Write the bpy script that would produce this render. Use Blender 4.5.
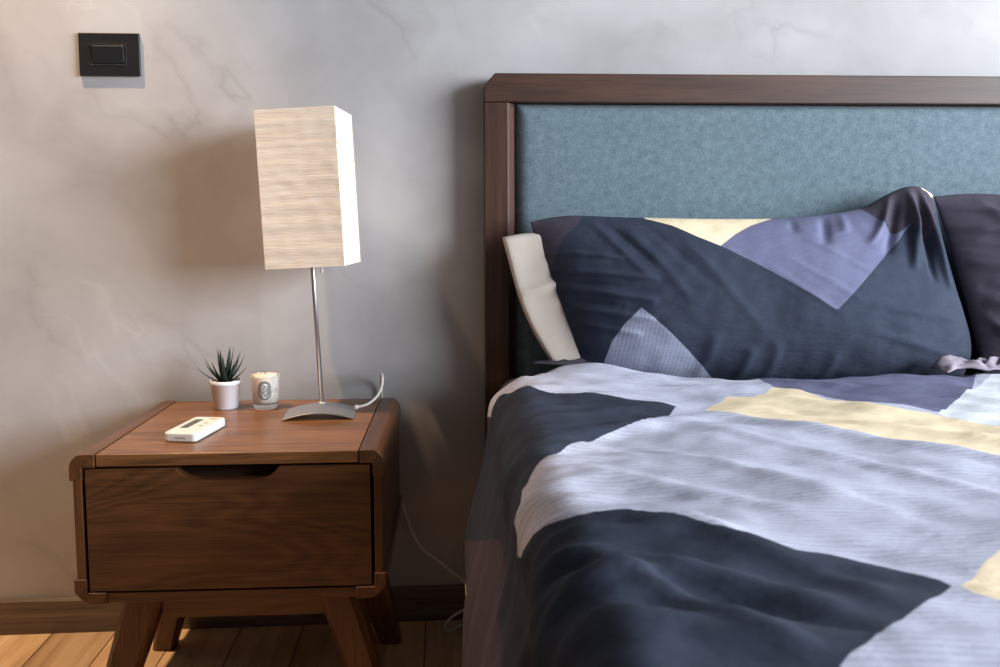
import bpy, bmesh, math, random
import numpy as np
from mathutils import Vector, Matrix, noise as mnoise

S = bpy.context.scene
C = S.collection
for o in list(bpy.data.objects):
    bpy.data.objects.remove(o)

# ------------------------------------------------------------------ camera
def cam_axes(yaw, pitch, roll):
    cy, sy = math.cos(yaw), math.sin(yaw)
    f = Vector((-sy * math.cos(pitch), cy * math.cos(pitch), -math.sin(pitch)))
    r = Vector((cy, sy, 0)); d = f.cross(r)
    cr, sr = math.cos(roll), math.sin(roll)
    return cr * r + sr * d, -sr * r + cr * d, f
CAM = Vector((-0.0819, -1.7463, 0.8345))
cr_, cd_, cf_ = cam_axes(-0.0656, 0.0865, 0.0039)
cd = bpy.data.cameras.new('camera')
cam = bpy.data.objects.new('camera', cd); C.objects.link(cam)
M3 = Matrix((cr_, -cd_, -cf_)).transposed()
cam.matrix_world = Matrix.Translation(CAM) @ M3.to_4x4()
cd.sensor_width = 36.0; cd.lens = 864.4 / 1000 * 36; cd.shift_y = -0.04176
cd.clip_start = 0.02
cd.dof.use_dof = True; cd.dof.focus_distance = 1.50; cd.dof.aperture_fstop = 7.0
S.camera = cam

# ------------------------------------------------------------------ world, lights, exposure
W = bpy.data.worlds.new('world'); S.world = W; W.use_nodes = True
W.node_tree.nodes['Background'].inputs[0].default_value = (0.62, 0.75, 1.0, 1)
W.node_tree.nodes['Background'].inputs[1].default_value = 1.2
S.view_settings.view_transform = 'Standard'; S.view_settings.look = 'None'
S.view_settings.gamma = 1.0; S.view_settings.use_curve_mapping = False
S.view_settings.exposure = 0.0

def light(name, kind, loc, target, energy, color, **kw):
    d = bpy.data.lights.new(name, kind); d.energy = energy; d.color = color
    for k, v in kw.items(): setattr(d, k, v)
    o = bpy.data.objects.new(name, d); C.objects.link(o); o.location = loc
    o.rotation_euler = (Vector(target) - Vector(loc)).to_track_quat('-Z', 'Y').to_euler()
    return o
# daylight through the big window in the right wall
light('window_daylight', 'AREA', (3.66, -2.35, 1.66), (0.0, -2.35, 1.66), 480, (0.85, 0.93, 1.0), shape='RECTANGLE', size=3.4, size_y=1.8)
# warm recessed ceiling light over the left of the nightstand
light('ceiling_spot', 'SPOT', (-1.08, -0.42, 2.64), (-0.80, -0.42, 0.0), 250, (1.0, 0.69, 0.42), spot_size=math.radians(53), spot_blend=0.7, shadow_soft_size=0.035)
# ------------------------------------------------------------------ helpers
def tag(o, label=None, cat=None, group=None, kind=None):
    if label: o['label'] = label
    if cat: o['category'] = cat
    if group: o['group'] = group
    if kind: o['kind'] = kind
    return o
def empty(name, loc=(0, 0, 0), rz=0.0):
    o = bpy.data.objects.new(name, None); C.objects.link(o)
    o.location = loc; o.rotation_euler = (0, 0, rz); o.empty_display_size = 0.05
    return o
def obj(name, bm, mat, parent=None, smooth=False, bevel=0.0, seg=2):
    me = bpy.data.meshes.new(name)
    bmesh.ops.recalc_face_normals(bm, faces=bm.faces)
    bm.to_mesh(me); bm.free()
    mats = mat if isinstance(mat, (list, tuple)) else [mat]
    for m in mats: me.materials.append(m)
    o = bpy.data.objects.new(name, me); C.objects.link(o)
    if parent: o.parent = parent
    if smooth:
        for p in me.polygons: p.use_smooth = True
    if bevel:
        b = o.modifiers.new('bevel', 'BEVEL'); b.width = bevel; b.segments = seg; b.limit_method = 'ANGLE'; b.angle_limit = math.radians(30)
        b.harden_normals = False
        for p in me.polygons: p.use_smooth = True
        w = o.modifiers.new('wn', 'WEIGHTED_NORMAL'); w.keep_sharp = False
    return o
def box(bm, x0, x1, y0, y1, z0, z1, mi=0):
    v = [bm.verts.new(p) for p in ((x0, y0, z0), (x1, y0, z0), (x1, y1, z0), (x0, y1, z0), (x0, y0, z1), (x1, y0, z1), (x1, y1, z1), (x0, y1, z1))]
    for f in ((0, 3, 2, 1), (4, 5, 6, 7), (0, 1, 5, 4), (1, 2, 6, 5), (2, 3, 7, 6), (3, 0, 4, 7)):
        bm.faces.new([v[i] for i in f]).material_index = mi
def boxm(*a):
    bm = bmesh.new(); box(bm, *a); return bm
def prism(bm, pts, a0, a1, axis='y', mi=0):
    """extrude a closed outline; axis y: pts are (x,z); axis z: (x,y); axis x: (y,z)"""
    def P(p, a): return {'y': (p[0], a, p[1]), 'z': (p[0], p[1], a), 'x': (a, p[0], p[1])}[axis]
    A = [bm.verts.new(P(p, a0)) for p in pts]; B = [bm.verts.new(P(p, a1)) for p in pts]
    n = len(pts)
    for i in range(n): bm.faces.new((A[i], A[(i + 1) % n], B[(i + 1) % n], B[i])).material_index = mi
    bm.faces.new(A[::-1]).material_index = mi; bm.faces.new(B).material_index = mi
def prismm(*a, **k):
    bm = bmesh.new(); prism(bm, *a, **k); return bm
def lathe(bm, prof, n=40, c=(0, 0, 0), mi=0):
    rings = []
    for r, z in prof:
        if r < 1e-6: rings.append([bm.verts.new((c[0], c[1], c[2] + z))])
        else: rings.append([bm.verts.new((c[0] + r * math.cos(2 * math.pi * k / n), c[1] + r * math.sin(2 * math.pi * k / n), c[2] + z)) for k in range(n)])
    for a, b in zip(rings, rings[1:]):
        for k in range(n):
            q = [a[k % len(a)], a[(k + 1) % len(a)], b[(k + 1) % len(b)], b[k % len(b)]]
            u = []
            for w in q:
                if w not in u: u.append(w)
            if len(u) > 2: bm.faces.new(u).material_index = mi
def smooth_path(pts, n=8):
    P = [Vector(p) for p in pts]; out = []
    for i in range(len(P) - 1):
        p0, p1, p2, p3 = P[max(i - 1, 0)], P[i], P[i + 1], P[min(i + 2, len(P) - 1)]
        for k in range(n):
            t = k / n
            out.append(0.5 * ((2 * p1) + (p2 - p0) * t + (2 * p0 - 5 * p1 + 4 * p2 - p3) * t * t + (3 * p1 - p0 - 3 * p2 + p3) * t ** 3))
    out.append(P[-1]); return out
def tube(bm, pts, r, n=10, mi=0, radii=None):
    pts = [Vector(p) for p in pts]; rings = []; up = None
    for i, p in enumerate(pts):
        t = (pts[min(i + 1, len(pts) - 1)] - pts[max(i - 1, 0)]).normalized()
        if up is None: up = Vector((0, 0, 1)) if abs(t.z) < .9 else Vector((1, 0, 0))
        a = t.cross(up).normalized(); b = a.cross(t).normalized(); up = b
        rr = radii[i] if radii else r
        rings.append([bm.verts.new(p + rr * (math.cos(2 * math.pi * k / n) * a + math.sin(2 * math.pi * k / n) * b)) for k in range(n)])
    for A, B in zip(rings, rings[1:]):
        for k in range(n): bm.faces.new((A[k], A[(k + 1) % n], B[(k + 1) % n], B[k])).material_index = mi
    bm.faces.new(rings[0][::-1]).material_index = mi; bm.faces.new(rings[-1]).material_index = mi

# ------------------------------------------------------------------ materials
def srgb(r, g, b):
    f = lambda c: c / 12.92 if c <= 0.04045 else ((c + 0.055) / 1.055) ** 2.4
    return (f(r / 255), f(g / 255), f(b / 255), 1)
class NT:
    def __init__(s, name):
        s.m = bpy.data.materials.new(name); s.m.use_nodes = True; s.t = s.m.node_tree
        s.b = s.t.nodes['Principled BSDF']
    def n(s, kind, **kw):
        o = s.t.nodes.new(kind)
        for k, v in kw.items():
            if k in o.inputs: s.put(o.inputs[k], v)
            else: setattr(o, k, v)
        return o
    def put(s, sock, v):
        if isinstance(v, bpy.types.NodeSocket): s.t.links.new(v, sock)
        else: sock.default_value = v
    def set(s, **kw):
        for k, v in kw.items(): s.put(s.b.inputs[k.replace('_', ' ')], v)
    def coord(s, scale=(1, 1, 1), rot=(0, 0, 0), loc=(0, 0, 0), out='Object'):
        tc = s.n('ShaderNodeTexCoord'); mp = s.n('ShaderNodeMapping')
        s.t.links.new(tc.outputs[out], mp.inputs[0])
        mp.inputs['Scale'].default_value = scale; mp.inputs['Rotation'].default_value = rot; mp.inputs['Location'].default_value = loc
        return mp.outputs[0]
    def noise(s, vec, scale=5, detail=3, rough=.5, dist=0.0):
        return s.n('ShaderNodeTexNoise', Vector=vec, Scale=scale, Detail=detail, Roughness=rough, Distortion=dist)
    def ramp(s, fac, stops):
        r = s.n('ShaderNodeValToRGB'); s.t.links.new(fac, r.inputs[0])
        e = r.color_ramp.elements
        while len(e) < len(stops): e.new(.5)
        for q, (p, c) in zip(e, stops): q.position = p; q.color = c if len(c) == 4 else (*c, 1)
        return r.outputs[0]
    def mix(s, fac, a, b, mode='MIX'):
        m = s.n('ShaderNodeMix', data_type='RGBA', blend_type=mode)
        s.put(m.inputs[0], fac); s.put(m.inputs[6], a); s.put(m.inputs[7], b)
        return m.outputs[2]
    def math(s, op, a, b=0.0, clamp=False):
        m = s.n('ShaderNodeMath', operation=op, use_clamp=clamp); s.put(m.inputs[0], a); s.put(m.inputs[1], b)
        return m.outputs[0]
    def bump(s, h, strength=.2, dist=.002, normal=None):
        b = s.n('ShaderNodeBump', Strength=strength, Distance=dist); s.t.links.new(h, b.inputs['Height'])
        if normal: s.t.links.new(normal, b.inputs['Normal'])
        s.t.links.new(b.outputs[0], s.b.inputs['Normal']); return b.outputs[0]

def plain(name, col, rough=.5, metal=0.0, var=.06, scale=40, **kw):
    N = NT(name); v = N.coord()
    n = N.noise(v, scale, 3)
    c = N.mix(n.outputs[0], tuple(x * (1 - var) for x in col[:3]) + (1,), tuple(min(1, x * (1 + var)) for x in col[:3]) + (1,))
    N.set(Base_Color=c, Roughness=rough, Metallic=metal, **kw)
    return N.m
def wood(name, dark, light_, axis=0, rough=.38, scale=1.0, figure=1.0, coat=.15, off=(0, 0, 0), along=.9):
    N = NT(name)
    sc = [9 * scale] * 3; sc[axis] = along * scale
    v = N.coord(sc, loc=off)
    big = N.noise(v, 1.0, 2, .45, 0.6)
    rings = N.math('FRACT', N.math('MULTIPLY', big.outputs[0], 9 * figure))
    rings = N.math('MULTIPLY', N.math('ABSOLUTE', N.math('SUBTRACT', rings, .5)), 2.0)
    sc2 = [160 * scale] * 3; sc2[axis] = 5 * scale
    fine = N.noise(N.coord(sc2, loc=off), 1.0, 3, .6)
    sc3 = [420 * scale] * 3; sc3[axis] = 14 * scale
    pores = N.noise(N.coord(sc3, loc=off), 1.0, 2, .5)
    f = N.math('ADD', N.math('MULTIPLY', rings, .26), N.math('MULTIPLY', fine.outputs[0], .74))
    col = N.ramp(f, [(.18, dark), (.5, tuple((a + b) / 2 for a, b in zip(dark, light_))), (.85, light_)])
    pm = N.ramp(pores.outputs[0], [(.34, (.45, .42, .4, 1)), (.47, (1, 1, 1, 1))])
    col = N.mix(.65, col, pm, 'MULTIPLY')
    N.set(Base_Color=col, Roughness=rough, Coat_Weight=coat, Coat_Roughness=.3)
    N.bump(pores.outputs[0], .10, .0006)
    return N.m
WD, WL = srgb(54, 30, 16), srgb(118, 74, 40)
M_wx = wood('walnut_x', WD, WL, 0); M_wy = wood('walnut_y', WD, WL, 1); M_wz = wood('walnut_z', WD, WL, 2)
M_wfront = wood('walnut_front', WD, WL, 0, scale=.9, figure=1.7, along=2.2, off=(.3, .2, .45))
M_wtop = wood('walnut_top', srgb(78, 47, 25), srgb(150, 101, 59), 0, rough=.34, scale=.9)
M_in = plain('drawer_inside', srgb(84, 52, 34), .7)
HD, HL = srgb(48, 27, 18), srgb(86, 53, 37)
M_hx = wood('headboard_wood_x', HD, HL, 0, rough=.5, scale=.8, coat=.03); M_hz = wood('headboard_wood_z', HD, HL, 2, rough=.5, scale=.8, coat=.03)

def plaster():
    N = NT('polished_plaster')
    v = N.coord((1, 1, 1), rot=(0, math.radians(-32), 0))
    warp = N.noise(v, 2.2, 4, .55, .4)
    vv = N.n('ShaderNodeVectorMath', operation='ADD', Vector=v)
    sc = N.n('ShaderNodeVectorMath', operation='SCALE'); N.t.links.new(warp.outputs['Color'], sc.inputs[0]); sc.inputs['Scale'].default_value = .22
    N.t.links.new(v, vv.inputs[0]); N.t.links.new(sc.outputs[0], vv.inputs[1]); w = vv.outputs[0]
    cloud = N.noise(w, 3.2, 5, .55)
    col = N.ramp(cloud.outputs[0], [(.3, srgb(166, 161, 161)), (.5, srgb(182, 178, 178)), (.68, srgb(192, 189, 189))])
    # trowel veins: thin level lines of stretched noises
    mp = N.n('ShaderNodeMapping'); N.t.links.new(w, mp.inputs[0]); mp.inputs['Scale'].default_value = (1.0, 1, 2.3)
    vn = N.noise(mp.outputs[0], 2.4, 4, .5)
    d1 = N.math('ABSOLUTE', N.math('SUBTRACT', vn.outputs[0], .5))
    line = N.ramp(d1, [(0.0, (1, 1, 1, 1)), (.010, (.5, .5, .5, 1)), (.045, (0, 0, 0, 1))])
    gate = N.ramp(N.noise(w, 4.0, 2).outputs[0], [(.44, (0, 0, 0, 1)), (.70, (1, 1, 1, 1))])
    lm = N.math('MULTIPLY', N.math('MULTIPLY', line, gate), .42)
    col = N.mix(lm, col, srgb(142, 136, 136))
    vn2 = N.noise(mp.outputs[0], 3.7, 3, .5, .3)
    d2 = N.math('ABSOLUTE', N.math('SUBTRACT', vn2.outputs[0], .47))
    line2 = N.ramp(d2, [(0.0, (1, 1, 1, 1)), (.02, (.3, .3, .3, 1)), (.06, (0, 0, 0, 1))])
    gate2 = N.ramp(N.noise(w, 3.1, 2).outputs[0], [(.5, (0, 0, 0, 1)), (.66, (1, 1, 1, 1))])
    col = N.mix(N.math('MULTIPLY', N.math('MULTIPLY', line2, gate2), .45), col, srgb(206, 203, 203))
    N.set(Base_Color=col, Roughness=N.ramp(cloud.outputs[0], [(.3, (.58,) * 3), (.7, (.72,) * 3)]), Specular_IOR_Level=.3)
    N.bump(N.math('ADD', cloud.outputs[0], N.math('MULTIPLY', lm, -.4)), .18, .004)
    return N.m
M_wall = plaster()
M_paint = plain('dark_wall_paint', srgb(58, 57, 56), .8, var=.02, scale=3)  # unseen walls, coloured dark grey so they bounce less light
M_ceil = plain('ceiling_paint', srgb(72, 72, 71), .9, var=.02, scale=3)
def floor_mat():
    N = NT('laminate_planks')
    br = N.n('ShaderNodeTexBrick', Vector=N.coord((1, 1, 1), rot=(0, 0, math.pi / 2)), Scale=1.0, offset=.37)
    br.inputs['Color1'].default_value = (0, 0, 0, 1); br.inputs['Color2'].default_value = (1, 1, 1, 1); br.inputs['Mortar'].default_value = (.5, .5, .5, 1)
    br.inputs['Brick Width'].default_value = 1.2; br.inputs['Row Height'].default_value = .125; br.inputs['Mortar Size'].default_value = .0012; br.inputs['Mortar Smooth'].default_value = 0
    g = N.noise(N.coord((38, 2.2, 1)), 1.0, 4, .6, .5)
    g2 = N.noise(N.coord((9, .9, 1)), 1.0, 3, .5, .8)
    f = N.math('ADD', N.math('MULTIPLY', g.outputs[0], .55), N.math('MULTIPLY', g2.outputs[0], .45))
    col = N.ramp(f, [(.3, srgb(156, 120, 88)), (.5, srgb(208, 174, 136)), (.7, srgb(234, 208, 174))])
    tone = N.ramp(br.outputs[0], [(0, (.70, .68, .66, 1)), (1, (1.05, 1.03, 1.0, 1))])
    col = N.mix(.8, col, tone, 'MULTIPLY')
    col = N.mix(br.outputs['Fac'], col, srgb(66, 42, 26))
    N.set(Base_Color=col, Roughness=.38, Coat_Weight=.1)
    N.bump(g.outputs[0], .08, .001)
    return N.m
M_floor = floor_mat()
M_base = wood('baseboard_wood', srgb(88, 74, 63), srgb(130, 112, 98), 0, rough=.5, scale=.7, coat=0)
M_blackpl = plain('black_plastic', srgb(26, 27, 30), .42, var=.1)
M_blackpl2 = plain('black_rocker', srgb(30, 31, 34), .38, var=.08)
M_nickel = plain('brushed_nickel', srgb(190, 190, 194), .42, 1.0, var=.05, scale=200)
M_whitepl = plain('white_plastic', srgb(226, 224, 220), .35, var=.02)
M_cord = plain('white_cord', srgb(214, 208, 198), .5, var=.03)
M_lcd = plain('grey_display', srgb(84, 82, 78), .25, var=.08)
M_slot = plain('grey_slot', srgb(150, 140, 134), .5)
M_orange = plain('orange_mark', srgb(226, 150, 96), .5)
M_pot = plain('white_ceramic', srgb(236, 235, 240), .32, var=.03)
M_soil = plain('dark_soil', srgb(30, 25, 21), .95, var=.4, scale=300)
M_wax = plain('candle_wax', srgb(236, 230, 222), .5, var=.02, Subsurface_Weight=.15)
M_label = plain('candle_label', srgb(238, 236, 230), .6, var=.02)
M_ink = plain('grey_ink', srgb(128, 124, 122), .6)
M_wick = plain('wick', srgb(60, 55, 50), .9)
def glass():
    N = NT('clear_glass'); n = N.noise(N.coord(), 30, 2)
    N.set(Base_Color=(1, 1, 1, 1), Roughness=N.ramp(n.outputs[0], [(0, (.01,) * 3), (1, (.03,) * 3)]), IOR=1.45, Transmission_Weight=1.0)
    return N.m
M_glass = glass()
def leaf():
    N = NT('succulent_leaf'); n = N.noise(N.coord((1, 1, .5)), 120, 3)
    N.set(Base_Color=N.ramp(n.outputs[0], [(.3, srgb(14, 26, 20)), (.7, srgb(34, 54, 40))]), Roughness=.5); return N.m
M_leaf = leaf()
def paper():
    N = NT('crinkled_paper')
    v = N.coord((14, 14, 300)); a = N.noise(v, 1.0, 4, .6, 1.2)
    b = N.noise(N.coord((30, 30, 900)), 1.0, 2, .5, .6)
    h = N.math('ADD', N.math('MULTIPLY', a.outputs[0], .65), N.math('MULTIPLY', b.outputs[0], .35))
    col = N.ramp(h, [(.28, srgb(238, 212, 184)), (.5, srgb(249, 233, 215)), (.7, srgb(252, 244, 234))])  # white paper; the warm light from the left is tinted into this ramp
    N.set(Base_Color=col, Roughness=.85)
    nb = N.bump(h, .55, .0022)
    tr = N.n('ShaderNodeBsdfTranslucent', Color=col, Normal=nb)
    ms = N.n('ShaderNodeMixShader', Fac=.2)
    out = N.t.nodes['Material Output']
    N.t.links.new(N.b.outputs[0], ms.inputs[1]); N.t.links.new(tr.outputs[0], ms.inputs[2]); N.t.links.new(ms.outputs[0], out.inputs[0])
    return N.m
M_paper = paper()
def weave(name, c0, c1, scale=900):
    N = NT(name)
    a = N.noise(N.coord((scale * .25, scale * .25, scale)), 1.0, 2, .6); b = N.noise(N.coord((scale, scale, scale * .25)), 1.0, 2, .6)
    c = N.noise(N.coord(), 60, 3, .6)
    f = N.math('ADD', N.math('ADD', N.math('MULTIPLY', a.outputs[0], .35), N.math('MULTIPLY', b.outputs[0], .35)), N.math('MULTIPLY', c.outputs[0], .3))
    N.set(Base_Color=N.ramp(f, [(.38, c0), (.62, c1)]), Roughness=.95, Sheen_Weight=.25, Sheen_Roughness=.5)
    N.bump(f, .25, .001); return N.m
M_panel = weave('blue_upholstery', srgb(76, 93, 103), srgb(118, 136, 145))
M_sheet = plain('grey_sheet', srgb(74, 70, 76), .9, var=.1)
M_white_cotton = plain('cream_cotton', srgb(202, 188, 176), .92, var=.04, scale=20)
CLOTH = dict(navy=srgb(39, 47, 65), plum=srgb(64, 57, 70), lilac=srgb(106, 107, 136), pale=srgb(200, 201, 217), yellow=srgb(248, 226, 190), white=srgb(232, 234, 240), black=srgb(22, 22, 28))  # black is the navy print with its shadow put into the colour
def cotton(name, base, layers, wr=1.0, across=(1, .12), tone=1.0):
    """printed cotton: each colour field is a signed-distance attribute on the mesh"""
    N = NT(name)
    at = N.n('ShaderNodeAttribute', attribute_name='fabric')
    sep = N.n('ShaderNodeSeparateXYZ', Vector=at.outputs['Vector'])
    # woven pinstripe of the pale cloth
    ph = N.math('SINE', N.math('MULTIPLY', N.math('ADD', N.math('MULTIPLY', sep.outputs[1], across[0]), N.math('MULTIPLY', sep.outputs[0], across[1])), 2 * math.pi / .0075))
    brk = N.noise(at.outputs['Vector'], 160, 2)
    st = N.math('ADD', N.math('MULTIPLY', ph, .5), .5)
    st = N.math('MULTIPLY', st, brk.outputs[0], True)
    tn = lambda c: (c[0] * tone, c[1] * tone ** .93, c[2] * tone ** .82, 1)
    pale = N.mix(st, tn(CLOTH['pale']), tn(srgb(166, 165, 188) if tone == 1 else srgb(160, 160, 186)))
    def c(k): return pale if k == 'pale' else CLOTH[k]
    col = c(base)
    for k, attr in layers:
        a = N.n('ShaderNodeAttribute', attribute_name=attr)
        f = N.math('ADD', N.math('MULTIPLY', a.outputs['Fac'], 900.0), .5, True)
        col = N.mix(f, col, c(k))
    th = N.noise(at.outputs['Vector'], 55, 4, .6)
    col = N.mix(N.math('MULTIPLY', th.outputs[0], .10), col, N.mix(.5, col, (.5, .5, .54, 1)))
    mp = N.n('ShaderNodeMapping', Vector=at.outputs['Vector']); mp.inputs['Rotation'].default_value = (0, 0, math.radians(24)); mp.inputs['Scale'].default_value = (9, 24, 1)
    w1 = N.noise(mp.outputs[0], 1.0, 4, .55, .25)
    mp2 = N.n('ShaderNodeMapping', Vector=at.outputs['Vector']); mp2.inputs['Rotation'].default_value = (0, 0, math.radians(-38)); mp2.inputs['Scale'].default_value = (22, 60, 1)
    w2 = N.noise(mp2.outputs[0], 1.0, 4, .6, .25)
    h = N.math('ADD', N.math('MULTIPLY', w1.outputs[0], .7), N.math('MULTIPLY', w2.outputs[0], .3))
    N.set(Base_Color=col, Roughness=.88, Specular_IOR_Level=.25)
    b1 = N.bump(h, .42 * wr, .010)
    N.bump(th.outputs[0], .15, .001, b1)
    return N.m

# ------------------------------------------------------------------ the room
RX0, RX1, RY1, RH = -2.5, 3.7, -4.6, 2.66
def struct(name, bm, m, **k): return tag(obj(name, bm, m, **k), kind='structure')
struct('floor', boxm(RX0 - .1, RX1 + .1, RY1 - .1, .1, -.1, 0), M_floor)
struct('ceiling', boxm(RX0 - .1, RX1 + .1, RY1 - .1, .1, RH, RH + .1), M_ceil)
struct('wall_back', boxm(RX0 - .1, RX1 + .1, 0, .1, 0, RH), M_wall)
struct('wall_left', boxm(RX0 - .1, RX0, RY1, 0, 0, RH), M_paint)
struct('wall_front', boxm(RX0 - .1, RX1 + .1, RY1 - .1, RY1, 0, RH), M_paint)
bm = bmesh.new()     # right wall around the window opening
wy0, wy1, wz0, wz1 = -4.10, -.60, .74, 2.58
box(bm, RX1, RX1 + .1, RY1, wy0, 0, RH); box(bm, RX1, RX1 + .1, wy1, 0, 0, RH)
box(bm, RX1, RX1 + .1, wy0, wy1, 0, wz0); box(bm, RX1, RX1 + .1, wy0, wy1, wz1, RH)
struct('wall_right', bm, M_paint)
bm = bmesh.new()
for a in ((RX1 + .02, RX1 + .08, wy0, wy0 + .05, wz0, wz1), (RX1 + .02, RX1 + .08, wy1 - .05, wy1, wz0, wz1), (RX1 + .02, RX1 + .08, wy0 + .05, wy1 - .05, wz0, wz0 + .05),
          (RX1 + .02, RX1 + .08, wy0 + .05, wy1 - .05, wz1 - .05, wz1), (RX1 + .03, RX1 + .07, -2.375, -2.325, wz0 + .05, wz1 - .05)): box(bm, *a)
struct('window_1', bm, M_whitepl)
prof = [(-.012, 0), (0, 0), (0, .0705), (-.009, .0705), (-.012, .067)]
struct('baseboard_back', prismm(prof, RX0, RX1, 'x'), M_base)
bm = bmesh.new(); lathe(bm, [(.05, 0), (.062, 0), (.062, -.006), (.05, -.01), (.046, -.002), (.046, 0)], 40, (-1.08, -.42, RH))
struct('trim_1', bm, M_whitepl)

# ------------------------------------------------------------------ light switch
sw = tag(empty('light_switch', (-.7184, 0, 1.1484)), 'matt black rectangular light switch plate high on the grey plaster wall', 'light switch')
hw, hh = .0572, .0407
obj('switch_plate', boxm(-hw, hw, -.0065, 0, -hh, hh), M_blackpl, sw, bevel=.0015)
bm = bmesh.new()
for a in ((-.036, .033, -.0071, -.0066, .0185, .0198), (-.0350, -.0335, -.0071, -.0066, -.0225, .019), (.0305, .032, -.0071, -.0066, -.0225, .019), (-.0335, .0305, -.0071, -.0066, -.0215, -.0195)): box(bm, *a)
obj('switch_frame', bm, M_blackpl2, sw, bevel=.0006)
obj('rocker', prismm([(-.0066, -.0165), (-.0066, .016), (-.0105, .016), (-.0111, .013), (-.0077, -.0165)], -.031, .028, 'x'), M_blackpl2, sw, bevel=.0006)

# ------------------------------------------------------------------ nightstand
NW, ND, NT_, NB = .4815, .3879, .4747, .2365
NY = -.0164
ns = tag(empty('nightstand', (-.6511, -.0223, 0), NY), 'dark walnut one-drawer nightstand on splayed legs between wall and bed', 'nightstand')
def nsbox(x0, x1, d0, d1, z0, z1): return boxm(x0, x1, -d1, -d0, z0, z1)
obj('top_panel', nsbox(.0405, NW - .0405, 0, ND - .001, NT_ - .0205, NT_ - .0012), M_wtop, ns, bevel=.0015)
# rounded L-shaped rails that run front to back along the four edges
def corner(sx, top):
    if top:
        pts = [(.039, NT_), (.019, NT_), (.012, NT_ - .0015), (.006, NT_ - .007), (.0015, NT_ - .014), (0, NT_ - .022), (0, NT_ - .042), (.019, NT_ - .042), (.019, NT_ - .0215), (.039, NT_ - .0215)]
    else:
        pts = [(.048, NB - .001), (.022, NB - .001), (.012, NB + .006), (.001, NB + .018), (0, NB + .022), (0, NB + .040), (.019, NB + .040), (.019, NB + .018), (.048, NB + .018)]
    if sx: pts = [(NW - x, z) for x, z in pts]
    return obj('corner_rail', prismm(pts, -ND - .001, 0), M_wy, ns, bevel=.0018)
for sx in (0, 1):
    for top in (1, 0): corner(sx, top)
for sx in (0, 1):
    x0, x1 = (.0045, .0175) if sx == 0 else (NW - .0175, NW - .0045)
    obj('side_panel', nsbox(x0, x1, 0, ND - .0015, NB + .018, NT_ - .0215), M_wz, ns, bevel=.001)
obj('base_panel', nsbox(.0485, NW - .0485, 0, ND - .004, NB, NB + .016), M_wx, ns, bevel=.001)
obj('back_panel', nsbox(.018, NW - .018, .001, .010, NB + .018, NT_ - .022), M_in, ns)
# drawer with the scooped grip in its top edge
z0, z1 = NB + .0195, NT_ - .0245
x0, x1 = .0225, NW - .0225
cut = [(.318, z1), (.3155, z1 - .003), (.310, z1 - .0095), (.301, z1 - .0155), (.288, z1 - .0185), (.272, z1 - .0195), (.206, z1 - .0195), (.190, z1 - .0185), (.177, z1 - .0155), (.168, z1 - .0095), (.1625, z1 - .003), (.160, z1)]
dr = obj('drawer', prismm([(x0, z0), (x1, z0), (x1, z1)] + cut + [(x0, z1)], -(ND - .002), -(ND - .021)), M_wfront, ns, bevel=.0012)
bm = bmesh.new(); box(bm, x0 + .006, x1 - .006, -(ND - .050), -(ND - .062), z0 + .004, z1 - .001); box(bm, x0 + .006, x0 + .018, -(ND - .021), -.03, z0 + .004, z1 - .03)
box(bm, x1 - .018, x1 - .006, -(ND - .021), -.03, z0 + .004, z1 - .03); box(bm, x0 + .018, x1 - .018, -(ND - .050), -.03, z0 + .004, z0 + .014)
obj('drawer_box', bm, M_in, dr)
bm = bmesh.new(); box(bm, .112, NW - .105, -(ND - .060), -(ND - .082), NB - .053, NB - .0005)
obj('apron', bm, M_wx, ns, bevel=.001)
def leg(sx, front):
    """chamfered, tapered and splayed"""
    bm = bmesh.new()
    tx, bx_ = (.090, .016) if front else (.080, .021)
    ty, by = (ND - .072, ND - .057) if front else (.085, .060)
    if sx: tx, bx_ = NW - tx, NW - bx_
    rings = []
    for t in (0, .18, .5, 1.0):
        z = NB - .0015 - t * (NB - .0015); cx = tx + (bx_ - tx) * t; cy = -(ty + (by - ty) * t)
        a = .031 - .010 * t * t; b = .027 - .009 * t * t; c = .010 - .003 * t
        ring = [(a, b - c), (a - c, b), (-a + c, b), (-a, b - c), (-a, -b + c), (-a + c, -b), (a - c, -b), (a, -b + c)]
        rings.append([bm.verts.new((cx + p, cy + q, z)) for p, q in ring])
    for A, B in zip(rings, rings[1:]):
        for k in range(8): bm.faces.new((A[k], A[(k + 1) % 8], B[(k + 1) % 8], B[k]))
    bm.faces.new(rings[0]); bm.faces.new(rings[-1][::-1])
    return obj('leg', bm, M_wz, ns, bevel=.0012)
for sx in (0, 1):
    for fr in (True, False): leg(sx, fr)

# ------------------------------------------------------------------ table lamp
TOP = NT_ - .0012
lamp = tag(empty('table_lamp', (-.3115, -.140, TOP), math.radians(-6)), 'table lamp with tall square crinkled white paper shade on a brushed metal pole', 'lamp')
def arch():
    bm = bmesh.new(); L = .0635; n = 24; t = .0022; rise = .0115
    def zc(x): return rise * (1 - (x / L) ** 2)
    up = [(x, zc(x) + t) for x in np.linspace(-L, L, n)]; dn = [(x, zc(x)) for x in np.linspace(L, -L, n)]
    prism(bm, up + dn, -.045, .045); return bm
ba = obj('base', arch(), M_nickel, lamp, smooth=False, bevel=.0006); ba.location = (.0045, -.026, 0); ba.rotation_euler = (0, 0, math.radians(8))
LEAN = math.radians(-2.6)
def lx(z): return -.0020 + math.tan(LEAN) * z
bm = bmesh.new(); PYL = .016
tube(bm, [(lx(.013), PYL, .0125), (lx(.45), PYL, .45)], .0042, 16)
pole = obj('pole', bm, M_nickel, lamp, smooth=True)
bm = bmesh.new(); lathe(bm, [(.0042, 0), (.0085, 0), (.0085, .0015), (.006, .003), (.0042, .003)], 24, (lx(.013), PYL, .0133)); obj('collar', bm, M_nickel, pole, smooth=True)
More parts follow.
